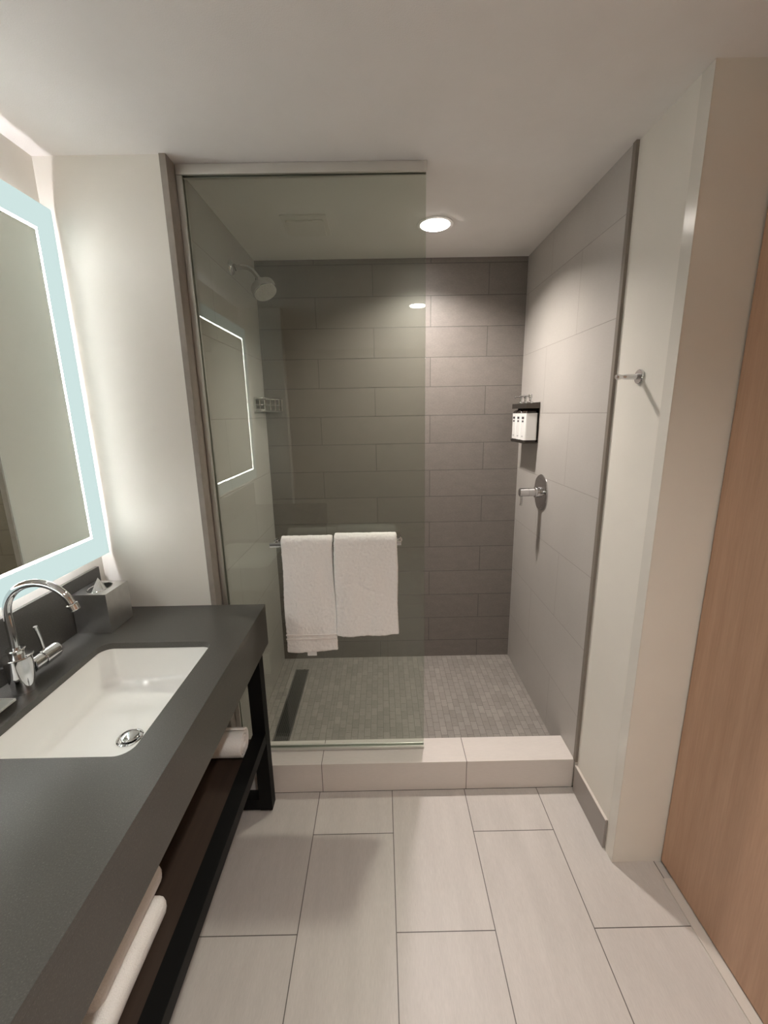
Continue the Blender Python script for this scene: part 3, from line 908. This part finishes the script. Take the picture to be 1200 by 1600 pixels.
def bottle(y, label):
    t = thing('soap_bottle', label, 'bottle', (XR - 0.039, y, 1.4038), 'soap bottles in the wall bracket')
    bm = bmesh.new()
    prof = [(0.030, 1.4042), (0.0315, 1.406), (0.0315, 1.546), (0.030, 1.553), (0.024, 1.560), (0.015, 1.5645), (0.0135, 1.568), (0.0135, 1.584)]
    rings = []
    for r, z in prof:
        rc = min(r * 0.45, 0.010) if r > 0.02 else r * 0.96
        rings.append([bm.verts.new((a, b, z)) for a, b in rrect(XR - 0.039 - r, XR - 0.039 + r, y - r, y + r, rc, 5)])
    n = len(rings[0])
    for a, b in zip(rings[:-1], rings[1:]):
        for k in range(n):
            bm.faces.new((a[k], a[(k + 1) % n], b[(k + 1) % n], b[k]))
    bm.faces.new(list(reversed(rings[0]))); bm.faces.new(rings[-1])
    obj('bottle_body', bm, M['amber'], t)
    bm = bmesh.new()
    r = 0.0322
    lp = rrect(XR - 0.039 - r, XR - 0.039 + r, y - r, y + r, 0.0102, 5)
    lp2 = rrect(XR - 0.039 - r + 0.0004, XR - 0.039 + r - 0.0004, y - r + 0.0004, y + r - 0.0004, 0.0100, 5)
    A = [[bm.verts.new((a, b, z)) for a, b in q] for q, z in ((lp2, 1.4145), (lp, 1.4145), (lp, 1.5455), (lp2, 1.5455))]
    for a, b in zip(A[:-1], A[1:]):
        for k in range(n):
            bm.faces.new((a[k], a[(k + 1) % n], b[(k + 1) % n], b[k]))
    lb = obj('label', bm, M['label_white'], t); lb['label'] = 'white wraparound paper label'
    bm = bmesh.new()
    xf = XR - 0.039 - r
    def mark(y0, y1, z0, z1):
        bx(bm, xf - 0.0006, xf - 0.0001, y + y0, y + y1, z0, z1)
    for k in range(4):
        mark(0.0155 - 0.0085 * k - 0.0070, 0.0155 - 0.0085 * k, 1.5175, 1.5290)
    for k in range(3):
        mark(0.0120 - 0.0085 * k - 0.0070, 0.0120 - 0.0085 * k, 1.5020, 1.5110)
    obj('name_print', bm, M['ink'], lb)
    bm = bmesh.new(); mark(-0.012, 0.012, 1.4330, 1.4345); mark(-0.009, 0.009, 1.4285, 1.4298)
    obj('fine_print', bm, M['ink'], lb)
    bm = bmesh.new()
    lathe(bm, (XR - 0.039, y, 1.5845), (0, 0, 1), [(0.0, 0), (0.0150, 0.0), (0.0150, 0.016), (0.0135, 0.018), (0.0060, 0.0185), (0.0060, 0.034), (0.0095, 0.0345), (0.0095, 0.050), (0.0085, 0.0515), (0.0, 0.052)], 28, close=False)
    pm = obj('pump', bm, M['chrome'], t)
    bm = bmesh.new(); tube(bm, [(XR - 0.0490, y, 1.630), (XR - 0.066, y, 1.630), (XR - 0.074, y, 1.6265)], 0.0042, 12)
    obj('nozzle', bm, M['chrome'], pm)
for y, lb in zip(BYS, ('white labelled pump bottle in the bracket, nearest the camera', 'white labelled pump bottle in the middle of the bracket', 'white labelled pump bottle in the bracket, nearest the back wall')):
    bottle(y, lb)

# robe hook
KY, KZ = 1.338, 1.651
t = thing('robe_hook', 'small chrome robe hook on the pale wall beside the shower', 'hook', (XP, KY, KZ))
bm = bmesh.new(); lathe(bm, (XP - 0.0004, KY, KZ), (-1, 0, 0), [(0.0, 0), (0.0215, 0.0), (0.0215, 0.005), (0.0200, 0.0065), (0.0, 0.0068)], 40, close=False); obj('hook_flange', bm, M['chrome'], t)
bm = bmesh.new()
lathe(bm, (XP - 0.0073, KY, KZ), (-1, 0, 0), [(0.0, 0), (0.0082, 0.0), (0.0082, 0.036), (0.0078, 0.0400), (0.0064, 0.046), (0.0064, 0.050), (0.0078, 0.056), (0.0082, 0.0600), (0.0076, 0.0650), (0.0, 0.0658)], 24, close=False)
obj('hook_peg', bm, M['chrome'], t)
